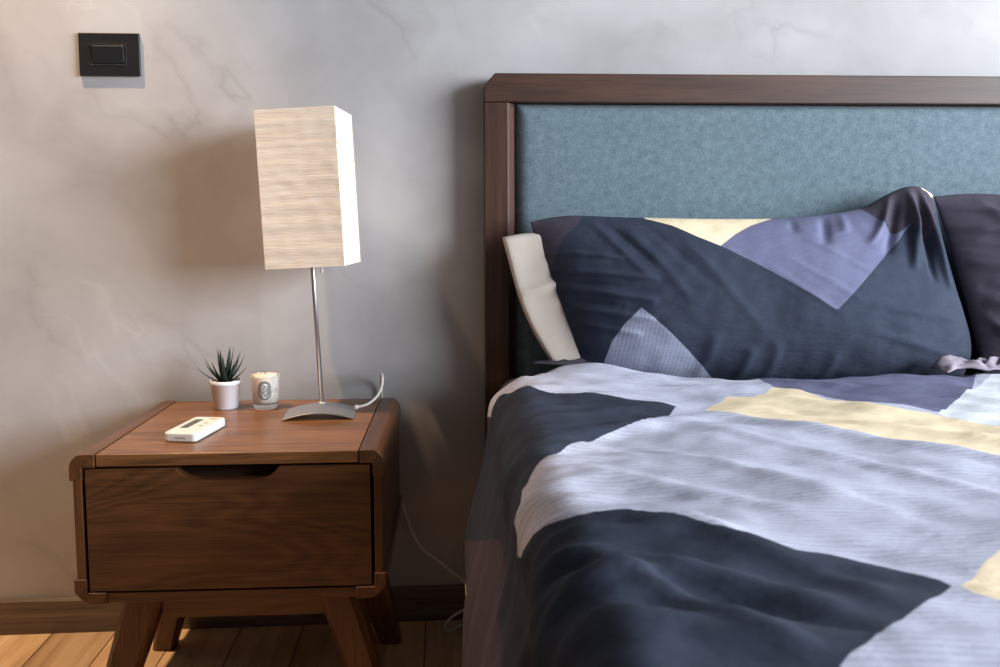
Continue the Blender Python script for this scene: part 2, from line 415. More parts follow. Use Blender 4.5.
def shade():
    bm = bmesh.new(); n = 26; R = .0715; zs = np.linspace(0, .281, 60)
    outs = []
    rnd = random.Random(4)
    for z in zs:
        ring = []
        jit = .0006 * rnd.uniform(-1, 1)
        for sgn, side in enumerate(range(4)):
            for k in range(n):
                t = -1 + 2 * k / n
                e = R + jit + .0007 * mnoise.noise(Vector((t * 3 + side * 9, z * 60, 1))) - .0018 * math.sin(math.pi * z / .285) * (1 - t * t)
                w = R
                p = [(w * t, -e), (e, w * t), (-w * t, e), (-e, -w * t)][side]
                ring.append((p[0], p[1], z))
        outs.append([bm.verts.new(p) for p in ring])
    N = len(outs[0])
    for A, B in zip(outs, outs[1:]):
        for k in range(N): bm.faces.new((A[k], A[(k + 1) % N], B[(k + 1) % N], B[k]))
    return bm
sh = obj('lamp_shade', shade(), M_paper, lamp, smooth=True)
sh.location = (lx(.272) + .0035, .020, .272); sh.rotation_euler = (0, LEAN, 0)
so = sh.modifiers.new('thick', 'SOLIDIFY'); so.thickness = .0012; so.offset = -1
es = sh.modifiers.new('split', 'EDGE_SPLIT'); es.split_angle = math.radians(50)
for z in (.003, .278):
    bm = bmesh.new(); q = [(-.069, -.069, z), (.069, -.069, z), (.069, .069, z), (-.069, .069, z), (-.069, -.069, z)]
    tube(bm, q, .0012, 6); obj('shade_ring', bm, M_nickel, sh)
bm = bmesh.new(); tube(bm, [(-.069, PYL - .020, .178), (.069, PYL - .020, .178)], .0012, 6); obj('shade_arm', bm, M_nickel, sh)
bm = bmesh.new(); lathe(bm, [(0, 0), (.014, 0), (.015, .04), (.012, .046), (.0, .046)], 20, (lx(.33), PYL, .325)); obj('bulb_socket', bm, M_whitepl, lamp, smooth=True)
bm = bmesh.new(); lathe(bm, [(0, 0), (.012, .004), (.022, .03), (.028, .055), (.022, .078), (.0, .088)], 20, (lx(.38), PYL, .371)); obj('bulb', bm, M_wax, lamp, smooth=True)
bm = bmesh.new(); tube(bm, [(lx(.27) + .0165, PYL, .325), (lx(.27) + .017, PYL, .268)], .0006, 6); lathe(bm, [(0, 0), (.0028, .001), (.0030, .007), (.0015, .010), (0, .010)], 12, (lx(.27) + .017, PYL, .258))
obj('pull_switch', bm, M_whitepl, lamp, smooth=True)

# power cord: off the base, up, behind the nightstand, out beside it and down behind the bed
cpts = [(-.2445, -.150, .483), (-.236, -.148, .4845), (-.225, -.143, .487), (-.211, -.130, .496), (-.202, -.112, .510), (-.2005, -.092, .524), (-.2045, -.058, .528), (-.2075, -.026, .514), (-.2085, -.0125, .495), (-.2085, -.0095, .465), (-.205, -.0095, .36),
        (-.179, -.0095, .278), (-.148, -.0095, .184), (-.128, -.0165, .155), (-.098, -.020, .131), (-.050, -.022, .090), (-.020, -.03, .065), (-.015, -.05, .045), (-.049, -.055, .040), (-.078, -.058, .022), (-.086, -.060, .0035), (-.070, -.062, .0025), (-.052, -.064, .014), (-.030, -.066, .0035), (.03, -.066, .0035)]
bm = bmesh.new(); tube(bm, smooth_path(cpts, 8), .0026, 8)
co = obj('power_cord', bm, M_cord, lamp, smooth=True)
bpy.context.view_layer.update()
co.matrix_parent_inverse = (Matrix.Translation(lamp.location) @ Matrix.Rotation(math.radians(-6), 4, 'Z')).inverted()
bm = bmesh.new(); tube(bm, [(-.2495, -.150, .4830), (-.2425, -.150, .4832)], .0042, 12)
gr = obj('cord_grip', bm, M_cord, lamp, smooth=True); gr.matrix_parent_inverse = co.matrix_parent_inverse

# ------------------------------------------------------------------ white handheld device
dev = tag(empty('remote_control', (-.4985, -.2905, TOP), math.radians(-10.4)), 'white handheld remote control with grey display lying on the nightstand', 'remote control')
rr = []
for cx, cy, a0 in ((.0195, -.049, -90), (.0195, .049, 0), (-.0195, .049, 90), (-.0195, -.049, 180)):
    rr += [(cx + .0085 * math.cos(math.radians(a0 + k * 15)), cy + .0085 * math.sin(math.radians(a0 + k * 15))) for k in range(7)]
obj('casing', prismm(rr, .0008, .0158, 'z'), M_whitepl, dev, bevel=.0028, seg=4)
obj('display', boxm(-.017, -.003, -.024, .036, .0155, .0162), M_lcd, dev, bevel=.0002)
bm = bmesh.new(); box(bm, -.008, .010, -.0578, -.0572, .0070, .0088); obj('port_slot', bm, M_slot, dev)
bm = bmesh.new(); lathe(bm, [(0, .0004), (.0035, .0004), (.0035, 0), (0, 0)], 20, (.012, -.006, .0157)); obj('button', bm, M_slot, dev)
bm = bmesh.new(); lathe(bm, [(0, .0004), (.0035, .0004), (.0035, 0), (0, 0)], 20, (.012, .012, .0157)); obj('button', bm, M_slot, dev)
bm = bmesh.new(); box(bm, .004, .018, .040, .046, .0156, .0161); tag(obj('indicator', bm, M_orange, dev), 'small orange indicator mark')

# ------------------------------------------------------------------ succulent
pl = tag(empty('potted_succulent', (-.497, -.092, TOP)), 'small dark green spiky succulent in a white pot on the nightstand', 'plant')
bm = bmesh.new()
lathe(bm, [(0, 0), (.0205, 0), (.0225, .0015), (.0275, .047), (.0295, .0475), (.0300, .049), (.0300, .0535), (.0293, .0545), (.0275, .0545), (.0268, .0535), (.0262, .046), (0, .046)], 48)
obj('pot', bm, M_pot, pl, smooth=True)
bm = bmesh.new(); lathe(bm, [(0, .0500), (.012, .0502), (.020, .0490), (.0255, .0475), (.0255, .0462), (0, .0462)], 30)
obj('soil', bm, M_soil, pl, smooth=True)
bm = bmesh.new(); rnd = random.Random(11)
leaves = [(-152, .052, 62), (5, .042, 57), (-20, .060, 40), (-160, .053, 38), (-95, .056, 24), (-60, .060, 22), (80, .062, 20), (130, .060, 26), (40, .058, 30), (175, .048, 47), (-130, .046, 34), (-80, .036, 46), (-40, .046, 34), (110, .050, 42), (60, .044, 46), (-110, .060, 10), (20, .062, 12), (150, .058, 14), (-10, .052, 26)]
for az, L, tilt in leaves:
    a = math.radians(az); h = Vector((math.cos(a), math.sin(a), 0)); sd = Vector((-h.y, h.x, 0)); rings = []
    for t in (0, .25, .5, .75, 1.0):
        ti = math.radians(tilt * (1.12 - .25 * t)); d = h * math.sin(ti) + Vector((0, 0, 1)) * math.cos(ti); nn = sd.cross(d).normalized()
        p = Vector((0, 0, .0475)) + h * .004 + d * (L * 1.14 * t)
        w = .0056 * (1 - t ** 1.6) + .0003; th = .0030 * (1 - t) + .0003
        rings.append([bm.verts.new(p + q) for q in (sd * w, nn * th * .4, -sd * w, -nn * th)])
    for A, B in zip(rings, rings[1:]):
        for k in range(4): bm.faces.new((A[k], A[(k + 1) % 4], B[(k + 1) % 4], B[k]))
    bm.faces.new(rings[0]); bm.faces.new(rings[-1])
obj('foliage', bm, M_leaf, pl, smooth=True)

# ------------------------------------------------------------------ candle
ca = tag(empty('candle', (-.4215, -.098, TOP), 0), 'white wax candle in clear glass with an oval grey emblem, beside the plant', 'candle')
bm = bmesh.new()
lathe(bm, [(0, 0), (.0205, 0), (.0225, .0015), (.0232, .004), (.0272, .0655), (.0270, .0662), (.0262, .0662), (.0258, .0655), (.0224, .012), (.020, .0105), (0, .0105)], 48)
obj('glass', bm, M_glass, ca, smooth=True)
bm = bmesh.new(); lathe(bm, [(0, .0108), (.0198, .0108), (.0229, .0125), (.02665, .0625), (.0258, .0640), (0, .0636)], 48)
obj('wax', bm, M_wax, ca, smooth=True)
bm = bmesh.new(); tube(bm, [(0, 0, .0636), (.0004, 0, .067), (.001, 0, .070)], .0007, 6); obj('wick', bm, M_wick, ca)
def on_glass(u, w, off):
    """u across (m), w up from the emblem centre; facing the camera side"""
    z = .0375 + w; r = .0232 + (.0272 - .0232) * (z - .004) / .0615 + off
    a = math.radians(-82) + u / r
    return (r * math.cos(a), r * math.sin(a), z)
def ring_patch(bm, f_in, f_out, off, n=64):
    I = [bm.verts.new(on_glass(*f_in(2 * math.pi * k / n), off)) for k in range(n)]
    O = [bm.verts.new(on_glass(*f_out(2 * math.pi * k / n), off)) for k in range(n)]
    for k in range(n): bm.faces.new((I[k], I[(k + 1) % n], O[(k + 1) % n], O[k]))
def ell(a, b, p=2.5): 
    def f(t):
        c, s_ = math.cos(t), math.sin(t)
        return (a * abs(c) ** (2 / p) * (1 if c >= 0 else -1), b * abs(s_) ** (2 / p) * (1 if s_ >= 0 else -1))
    return f
bm = bmesh.new(); ring_patch(bm, ell(.0001, .0001), ell(.0135, .0198), .0004); lab = obj('emblem_label', bm, M_label, ca, smooth=True)
bm = bmesh.new(); ring_patch(bm, ell(.0086, .0138), ell(.0130, .0186), .0006); obj('emblem_border', bm, M_ink, lab, smooth=True)
bm = bmesh.new()
def stroke(pts, r=.0008):
    tube(bm, [on_glass(u, w, .0006) for u, w in pts], r, 6)
def loop(cx, cy, a, b, t0=0, t1=360, n=16): return [(cx + a * math.cos(math.radians(t0 + (t1 - t0) * k / n)), cy + b * math.sin(math.radians(t0 + (t1 - t0) * k / n))) for k in range(n + 1)]
for q in (loop(-.003, .0085, .0030, .0033), loop(.0040, .0060, .0028, .0032), loop(-.0035, .0, .0034, .0030, 40, 330), loop(.0035, -.0025, .0030, .0034, -120, 200), loop(-.0025, -.0085, .0032, .0028), loop(.0045, -.0095, .0020, .0022, 0, 300)): stroke(q)
obj('emblem_lettering', bm, M_ink, lab, smooth=True)

# ------------------------------------------------------------------ bed
bed = tag(empty('bed', (0, 0, 0)), 'bed with dark wood frame and blue-grey upholstered headboard', 'bed')
HX, HZ = 1.66, 1.1099
bm = bmesh.new()
prism(bm, [(0, HZ - .055), (0, HZ - .024), (.021, HZ), (HX - .021, HZ), (HX, HZ - .024), (HX, HZ - .055)], -.060, -.014)
hb = obj('headboard', bm, M_hx, bed, bevel=.0022)
for sx in (0, 1):
    q = [(0, -.014), (0, -.0595), (.046, -.0595), (.060, -.040), (.060, -.014)]
    if sx: q = [(HX - x, y) for x, y in q]
    obj('stile', prismm(q, .0, HZ - .0556, 'z'), M_hz, hb, bevel=.0015)
def panel():
    bm = bmesh.new(); nx, nz = 120, 50; X0, X1, Z0, Z1 = .0605, HX - .0605, .40, HZ - .0555
    g = []
    us = (1 - np.cos(np.linspace(0, math.pi, nx))) / 2; vs = (1 - np.cos(np.linspace(0, math.pi, nz))) / 2
    for u in us:
        col = []
        for v in vs:
            x = X0 + (X1 - X0) * u; z = Z0 + (Z1 - Z0) * v
            d = min(x - X0, X1 - x, z - Z0, Z1 - z); e = min(d / .028, 1)
            y = -.026 - .024 * math.sqrt(max(0, 1 - (1 - e) ** 2)) - .002 * mnoise.noise(Vector((x * 5, z * 5, 0)))
            col.append(bm.verts.new((x, y, z)))
        g.append(col)
    for i in range(nx - 1):
        for j in range(nz - 1): bm.faces.new((g[i][j], g[i + 1][j], g[i + 1][j + 1], g[i][j + 1]))
    box(bm, X0, X1, -.024, -.012, Z0, Z1)
    return bm
tag(obj('headboard_panel', panel(), M_panel, hb, smooth=True), 'blue-grey woven upholstered panel')
obj('side_rail', boxm(.030, .055, -2.1, -.062, .17, .286), M_hx, bed, bevel=.002)
obj('side_rail', boxm(HX - .055, HX - .030, -2.1, -.062, .17, .286), M_hx, bed, bevel=.002)
obj('foot_rail', boxm(.030, HX - .030, -2.126, -2.1005, .17, .286), M_hx, bed, bevel=.002)
obj('slat_base', boxm(.0555, HX - .0555, -2.1, -.062, .262, .2895), M_hx, bed)
for x in (.06, HX - .06):
    obj('leg', boxm(x - .025, x + .025, -2.09, -2.04, 0, .17), M_hz, bed, bevel=.002)
mt = tag(empty('mattress', (.83, -1.08, .2905)), 'mattress in a dark grey fitted sheet under the duvet, its corner beside the headboard', 'mattress')
bm = bmesh.new(); box(bm, -.812, .812, -1.01, 1.01, 0, .236)
obj('fitted_sheet', bm, M_sheet, mt, bevel=.045, seg=6)

# ---- cloth geometry (plain numpy) ----
DR = 0.06; DX0 = -0.005; DX1 = 1.655; HANG = 0.47
ARC = DR * math.pi / 2
TOPW = DX1 - DX0 - 2 * DR
def duvet_base(s, y):
    """s = distance across the cloth, 0 where the flat top meets the left bend; negative runs down the left side"""
    s = np.asarray(s, float); y = np.asarray(y, float)
    x = np.empty_like(s); z = np.empty_like(s)
    left = s < 0; right = s > TOPW; mid = ~(left | right)
    x[mid] = DX0 + DR + s[mid]; z[mid] = 0.0
    for m, sg, xe, d in ((left, -1, DX0 + DR, -s), (right, 1, DX1 - DR, s - TOPW)):
        dd = d[m]; a = np.minimum(dd / DR, math.pi / 2); h = np.maximum(dd - ARC, 0)
        q = np.clip(h / 0.24, 0, 1); x[m] = xe + sg * (DR * np.sin(a) + 0.046 * q * q * (3 - 2 * q))
        z[m] = -DR + DR * np.cos(a) - h * 0.995
    ztop = 0.552 + 0.018 * np.exp(-((x - 0.12) / 0.16) ** 2) * np.exp(-((y + 0.25) / 0.25) ** 2)
    return x, y, z + ztop
def head_edge(s):
    return -0.256 + 0.056 * np.exp(-((s - 0.12) / np.where(s < 0.12, 0.08, 0.14)) ** 2) - 0.048 / (1 + np.exp((s - 0.02) / 0.022))

def coons(top, bottom, left, right, u, v):
    """boundary curves are point lists; v=0 bottom, u=0 left"""
    def ev(pts, t):
        pts = np.asarray(pts, float)
        d = np.r_[0, np.cumsum(np.hypot(*np.diff(pts, axis=0).T))]; d /= d[-1]
        return np.stack([np.interp(t, d, pts[:, k]) for k in range(2)], -1)
    def sm(pts, n=3):
        pts = np.asarray(pts, float)
        for _ in range(n):
            q = np.empty((2 * len(pts) - 2, 2)); q[0::2] = .75 * pts[:-1] + .25 * pts[1:]; q[1::2] = .25 * pts[:-1] + .75 * pts[1:]
            pts = np.vstack([pts[:1], q, pts[-1:]])
        return pts
    T, B, L, Rr = (sm(c) for c in (top, bottom, left, right))
    c, d, a, b = ev(T, u), ev(B, u), ev(L, v), ev(Rr, v)
    u_, v_ = u[..., None], v[..., None]
    return (1 - v_) * d + v_ * c + (1 - u_) * a + u_ * b - ((1 - u_) * (1 - v_) * B[0] + u_ * (1 - v_) * B[-1] + (1 - u_) * v_ * T[0] + u_ * v_ * T[-1])
# pillow lean plane: foot line (y=-0.215, z=.535) to top line (y=-0.125, z=.83)
PY0, PZ0, PTY, PTZ = -0.178, 0.535, 0.063, 0.295
PLEN = math.hypot(PTY, PTZ)
PN = np.array([0.0, -PTZ / PLEN, PTY / PLEN])      # faces the room
PV = np.array([0.0, PTY / PLEN, PTZ / PLEN])
def plane_point(ab):
    ab = np.asarray(ab, float)
    return np.stack([ab[..., 0], PY0 + ab[..., 1] * PV[1], PZ0 + ab[..., 1] * PV[2]], -1)

def polysd(P, poly):
    """signed distance of points to a closed outline, positive inside"""
    poly = np.asarray(poly, float); d = np.full(len(P), 1e9); ins = np.zeros(len(P), bool)
    for i in range(len(poly)):
        a, b = poly[i], poly[(i + 1) % len(poly)]; e = b - a; w = P - a
        t = np.clip((w @ e) / max(e @ e, 1e-12), 0, 1); q = w - t[:, None] * e
        d = np.minimum(d, np.hypot(q[:, 0], q[:, 1]))
        c = (a[1] > P[:, 1]) != (b[1] > P[:, 1])
        if abs(e[1]) > 1e-12: ins ^= c & (P[:, 0] < a[0] + (P[:, 1] - a[1]) * e[0] / e[1])
    return np.where(ins, d, -d)
def chaikin(pts, n=2):
    pts = np.asarray(pts, float)
    for _ in range(n):
        nx_ = np.roll(pts, -1, 0); q = np.empty((2 * len(pts), 2)); q[0::2] = .8 * pts + .2 * nx_; q[1::2] = .2 * pts + .8 * nx_; pts = q
    return pts
def grid_mesh(name, P, mat, parent, fabric=None, fields=None, closed_back=None):
    """P: (n,m,3) sheet; fabric: (n,m,2); fields: {name: (n,m)}"""
    n, m = P.shape[:2]; idx = np.arange(n * m).reshape(n, m)
    F = np.stack([idx[:-1, :-1], idx[1:, :-1], idx[1:, 1:], idx[:-1, 1:]], -1).reshape(-1, 4)
    V = P.reshape(-1, 3)
    fab = fabric.reshape(-1, 2) if fabric is not None else None
    fl = {k: v.reshape(-1) for k, v in (fields or {}).items()}
    if closed_back is not None:            # second sheet sharing the rim
        B = closed_back; bi = np.full((n, m), -1); bi[0, :] = idx[0, :]; bi[-1, :] = idx[-1, :]; bi[:, 0] = idx[:, 0]; bi[:, -1] = idx[:, -1]
        inner = bi < 0; bi[inner] = n * m + np.arange(inner.sum())
        V = np.vstack([V, B[inner]]); F2 = np.stack([bi[:-1, :-1], bi[:-1, 1:], bi[1:, 1:], bi[1:, :-1]], -1).reshape(-1, 4); F = np.vstack([F, F2])
        fab = np.vstack([fab, fabric[inner]])
        for k in fl: fl[k] = np.r_[fl[k], fields[k][inner]]
    me = bpy.data.meshes.new(name); me.from_pydata(V.tolist(), [], F.tolist())
    if fab is not None:
        a = me.attributes.new('fabric', 'FLOAT_VECTOR', 'POINT'); a.data.foreach_set('vector', np.c_[fab, np.zeros(len(fab))].ravel().astype(np.float32))
    for k, v in fl.items():
        a = me.attributes.new(k, 'FLOAT', 'POINT'); a.data.foreach_set('value', v.astype(np.float32))
    me.polygons.foreach_set('use_smooth', [True] * len(me.polygons))
    me.materials.append(mat)
    o = bpy.data.objects.new(name, me); C.objects.link(o)
    if parent: o.parent = parent
    return o
def fields_of(P2, spec, k=2):
    sh_ = P2.shape[:2]; out = {}
    for name, polys in spec.items():
        q = np.max([polysd(P2.reshape(-1, 2), chaikin(p, k) if sm_ else p) for p, sm_ in polys], axis=0)
        out[name] = q.reshape(sh_)
    return out
def ndisp(A, B, sa, sb, seed, oct_=2):
    """noise over two coordinates with its own stretch"""
    out = np.empty(A.size); a = A.ravel(); b = B.ravel()
    for i in range(A.size): out[i] = mnoise.fractal(Vector((a[i] * sa, b[i] * sb, seed)), .6, 2.0, oct_)
    return out.reshape(A.shape)
def crease(A, B, p, q, width, amp):
    """soft ridge (or valley) along a line that fades at its ends"""
    p = np.array(p); q = np.array(q); e = q - p; L2 = e @ e
    t = ((A - p[0]) * e[0] + (B - p[1]) * e[1]) / L2
    d = ((A - p[0]) * -e[1] + (B - p[1]) * e[0]) / math.sqrt(L2)
    env = np.clip(t, 0, 1) * np.clip(1 - t, 0, 1) * 4 * ((t > 0) & (t < 1))
    return amp * np.exp(-(d / width) ** 2) * np.sqrt(env)
def normals(P):
    du = np.gradient(P, axis=0); dv = np.gradient(P, axis=1); n = np.cross(du, dv)
    return n / np.maximum(np.linalg.norm(n, axis=-1, keepdims=True), 1e-9)

# ------------------------------------------------------------------ duvet
sA = np.r_[np.linspace(-.53, .0, 84)[:-1], np.linspace(0, .9, 112)[:-1], np.linspace(.9, TOPW + .50, 60)]
tB = np.r_[np.linspace(0, .75, 130)[:-1], np.linspace(.75, 1, 28)]
SS, TT = np.meshgrid(sA, tB, indexing='ij')
YH = head_edge(SS) + .006 * np.sin(SS * 31) + .004 * np.sin(SS * 77 + 1)
YY = YH + (-2.10 - YH) * TT
X, Y, Z = duvet_base(SS, YY)
P = np.stack([X, Y, Z], -1)
n = normals(P); n *= np.where((n[..., 2:3] + (SS < -ARC)[..., None] * (-n[..., 0:1])) < 0, -1, 1)
hang = np.clip((-SS - ARC * .6) / .3, 0, 1); hangr = np.clip((SS - TOPW - ARC * .6) / .3, 0, 1); top = 1 - np.clip(hang + hangr, 0, 1)
r1 = (SS * .42 + YY * .9); r2 = (SS * .9 - YY * .42)
disp = top * (.0075 * ndisp(r2, r1, 3.2, 9.0, 3.1, 3) + .0040 * ndisp(SS, YY, 7, 15, 8.3, 3))
fold = np.clip((-.26 - YY) / .25, .12, 1) * (np.sin(YY * 33 + 2.2 * np.sin(YY * 9) + SS * 2.0) * .6 + np.sin(YY * 61 + SS * 5) * .4)
disp += hang * (.014 * fold - .003 + .004 * ndisp(SS, YY, 4, 12, 5.5, 2)) + hangr * .012 * fold
# pulled wrinkles over the bend near the pillow, and a few long ones across the pale field
for (p, q, w_, a_) in (((.20, -.50), (-.10, -.62), .012, .006), ((.16, -.44), (-.16, -.50), .011, .006), ((.10, -.40), (-.20, -.42), .010, .005), ((.26, -.55), (-.12, -.74), .013, .006), ((.42, -.38), (.10, -.36), .010, .004),
                       ((.25, -.55), (.55, -.85), .014, .005), ((.20, -.62), (.45, -.95), .012, .004), ((.33, -.55), (.70, -.82), .015, .005), ((.10, -.70), (.30, -.98), .013, .004), ((.0, -.78), (.20, -.96), .014, .005),
                       ((-.06, -.92), (.12, -1.02), .012, .010), ((-.08, -1.0), (.16, -1.16), .014, .010), ((.08, -.99), (.20, -1.14), .012, .006), ((-.02, -1.06), (.10, -1.22), .012, .010), ((-.16, -.95), (.02, -1.0), .012, .008), ((.04, -1.0), (.22, -1.10), .010, .006), ((-.10, -1.12), (.14, -1.24), .014, .009), ((-.14, -.98), (.10, -1.08), .010, -.007), ((.02, -1.10), (.16, -1.20), .010, -.007), ((-.22, -1.10), (.02, -1.20), .014, .010), ((-.18, -.90), (.0, -.96), .010, .006), ((-.20, -1.02), (.0, -1.10), .014, .010)):
    disp += crease(SS, YY, p, q, w_, a_)
rnd = random.Random(7)
for i in range(44):
    y0 = -.30 - 1.25 * i / 44 + rnd.uniform(-.012, .012); a_ = rnd.choice((1, 1, -1)) * rnd.uniform(.003, .0062)
    s0 = rnd.uniform(.0, .16); s1 = -rnd.uniform(.20, .46)
    ym = y0 - rnd.uniform(.0, .04)
    disp += crease(SS, YY, (s0, y0), (s1, ym - rnd.uniform(.0, .05)), rnd.uniform(.007, .013), a_)
edge = np.exp(-(TT * 2.0 / .02) ** 2) * top
P = P + n * disp[..., None]; P[..., 2] += -.010 * edge
P[..., 2] = np.maximum(P[..., 2], .02)
FAB = np.stack([SS, YY], -1)
duv_spec = {
 'f_plum': [([(-.60, -.1), (-.085, -.1), (-.10, -.60), (-.12, -.706), (-.13, -2.3), (-.60, -2.3)], False)],
 'f_navy': [([(-.042, -.350), (.005, -.418), (.070, -.450), (.140, -.472), (.200, -.510), (.206, -.514), (.200, -.521), (.175, -.571), (.110, -.633), (.051, -.671), (.006, -.721), (-.025, -.760), (-.048, -.784), (-.066, -.837), (-.082, -.866), (-.113, -.870), (-.147, -.885), (-.21, -.97), (-.225, -.907), (-.19, -.832), (-.145, -.722), (-.195, -.600), (-.255, -.450), (-.30, -.33), (-.34, -.245), (-.150, -.245), (-.142, -.305), (-.080, -.350)], True),
            ([(-.60, -1.02), (-.36, -.97), (-.207, -.93), (-.147, -.885), (-.115, -.868), (-.083, -.903), (-.052, -.940), (-.027, -.955), (-.006, -.960), (.016, -.960), (.047, -.978), (.078, -1.002), (.101, -1.022), (.131, -1.042), (.181, -1.056), (.212, -1.073), (.254, -1.126), (.190, -1.173), (.139, -1.218), (.112, -1.237), (-.05, -1.42), (-.30, -1.60), (-.60, -1.75)], False)],
 'f_lilac': [([(.405, -.378), (.43, -.15), (.90, -.15), (.728, -.399), (.64, -.497), (.564, -.581)], False), ([(1.0, -1.2), (1.5, -1.0), (1.9, -1.6), (1.3, -1.9)], False)],
 'f_white': [([(.560, -.585), (.640, -.497), (.728, -.399), (.86, -.26), (1.35, -.42), (1.0, -1.0), (.62, -.66)], False)],
 'f_yellow': [([(.24, -.525), (.302, -.447), (.345, -.447), (.405, -.378), (.434, -.406), (.455, -.459), (.476, -.514), (.514, -.564), (.558, -.586), (.586, -.619), (.70, -.745), (.95, -1.03), (.85, -1.15), (.60, -.90), (.509, -.799), (.476, -.771), (.445, -.720), (.407, -.687), (.363, -.643), (.303, -.584)], False),
              ([(.252, -1.134), (.318, -1.077), (.45, -.97), (.70, -1.25), (.55, -1.45), (.30, -1.18)], False), ([(-.60, -.10), (-.370, -.10), (-.372, -.372), (-.44, -.40), (-.60, -.40)], False)],
 'f_navy_shade': [([(-.372, -.1), (-.150, -.1), (-.146, -.318), (-.26, -.328), (-.372, -.372)], False)],  # shadow on the navy side by the head edge, painted as near-black
}
M_duvet = cotton('duvet_cotton', 'pale', [('plum', 'f_plum'), ('navy', 'f_navy'), ('lilac', 'f_lilac'), ('white', 'f_white'), ('yellow', 'f_yellow'), ('black', 'f_navy_shade')])
dv = grid_mesh('duvet', P, M_duvet, None, FAB, fields_of(FAB, duv_spec))
so = dv.modifiers.new('thick', 'SOLIDIFY'); so.thickness = .014; so.offset = 1
tag(dv, 'duvet in pale lilac, navy and yellow geometric print spread over the bed', 'duvet')

# ------------------------------------------------------------------ pillows
TOPC = [(.083, .296), (.121, .305), (.169, .309), (.236, .305), (.313, .303), (.429, .300), (.550, .300), (.606, .303), (.666, .309), (.730, .319), (.778, .346), (.82, .364), (.85, .364), (.873, .348)]
BOTC = [(.170, .010), (.282, -.014), (.509, -.022), (.78, -.022), (.903, -.012)]
LEFC = [(.170, .010), (.152, .082), (.128, .157), (.100, .233), (.083, .296)]
RIGC = [(.903, -.012), (.932, .043), (.908, .139), (.888, .237), (.880, .306), (.873, .348)]
def pillow(name, parent, curves, mat, spec, depth, creases, seed, nu=190, nv=110, noise_amp=.0045, back=.045):
    uu = (1 - np.cos(np.linspace(0, math.pi, nu))) / 2 * .6 + np.linspace(0, 1, nu) * .4; vv = (1 - np.cos(np.linspace(0, math.pi, nv))) / 2 * .6 + np.linspace(0, 1, nv) * .4
    U, V = np.meshgrid(uu, vv, indexing='ij')
    AB = coons(*curves, U, V)
    env = np.clip(1 - np.abs(2 * U - 1) ** 2.8, 0, 1) ** .62 * np.clip(1 - np.abs(2 * V - 1) ** 2.2, 0, 1) ** .66
    th = depth * env * (1 + .12 * (1 - 2 * V))
    e2 = np.clip(env * 2.2, 0, 1)
    d = noise_amp * ndisp(AB[..., 0], AB[..., 1], 7, 7, seed, 3)
    for c in creases: d = d + crease(U, V, *c)
    base = plane_point(AB)
    F = base + PN * (th + d * e2)[..., None]
    Bk = base - PN * (back * env + .4 * d * e2)[..., None]
    UV = np.stack([U, V], -1)
    F[..., 2] = np.maximum(F[..., 2], .530); Bk[..., 2] = np.maximum(Bk[..., 2], .530)
    lim = -.056        # stay off the headboard
    F[..., 1] = np.minimum(F[..., 1], lim); Bk[..., 1] = np.minimum(Bk[..., 1], lim)
    fabric = AB
    return grid_mesh(name, F, mat, parent, fabric, fields_of(AB, spec), closed_back=Bk)
pil_spec = {
 'f_plum': [([(.05, .18), (.117, .181), (.120, .206), (.131, .243), (.148, .268), (.176, .292), (.19, .33), (.05, .33)], True),
            ([(.71, .34), (.725, .313), (.745, .285), (.765, .258), (.783, .268), (.800, .282), (.815, .262), (.830, .242), (.846, .270), (.862, .300), (.885, .325), (.90, .38), (.72, .38)], True)],
 'f_yellow': [([(.296, .33), (.300, .298), (.344, .281), (.384, .257), (.426, .237), (.461, .262), (.497, .281), (.546, .298), (.56, .33)], False), ([(.846, .38), (.852, .357), (.862, .352), (.868, .342), (.90, .335), (.90, .38)], False)],
 'f_lilac': [([(.426, .237), (.461, .262), (.497, .281), (.546, .298), (.56, .33), (.73, .34), (.79, .35), (.80, .345), (.800, .28), (.763, .240), (.701, .185), (.623, .113), (.547, .164), (.487, .202)], False)],
 'f_pale': [([(.272, .124), (.242, .095), (.222, .066), (.211, .033), (.205, -.03), (.44, -.03), (.390, .012), (.353, .048), (.316, .083)], False)],
}
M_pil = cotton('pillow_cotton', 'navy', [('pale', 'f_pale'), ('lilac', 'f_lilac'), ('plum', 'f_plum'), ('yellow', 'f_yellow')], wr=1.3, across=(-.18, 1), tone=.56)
p1 = tag(empty('pillow', (.5, -.2, .5355)), 'navy printed pillow with lilac and yellow shapes, leaning on the headboard', 'pillow', 'pillows against the headboard')
inv = Matrix.Translation((-.5, .2, -.5355))
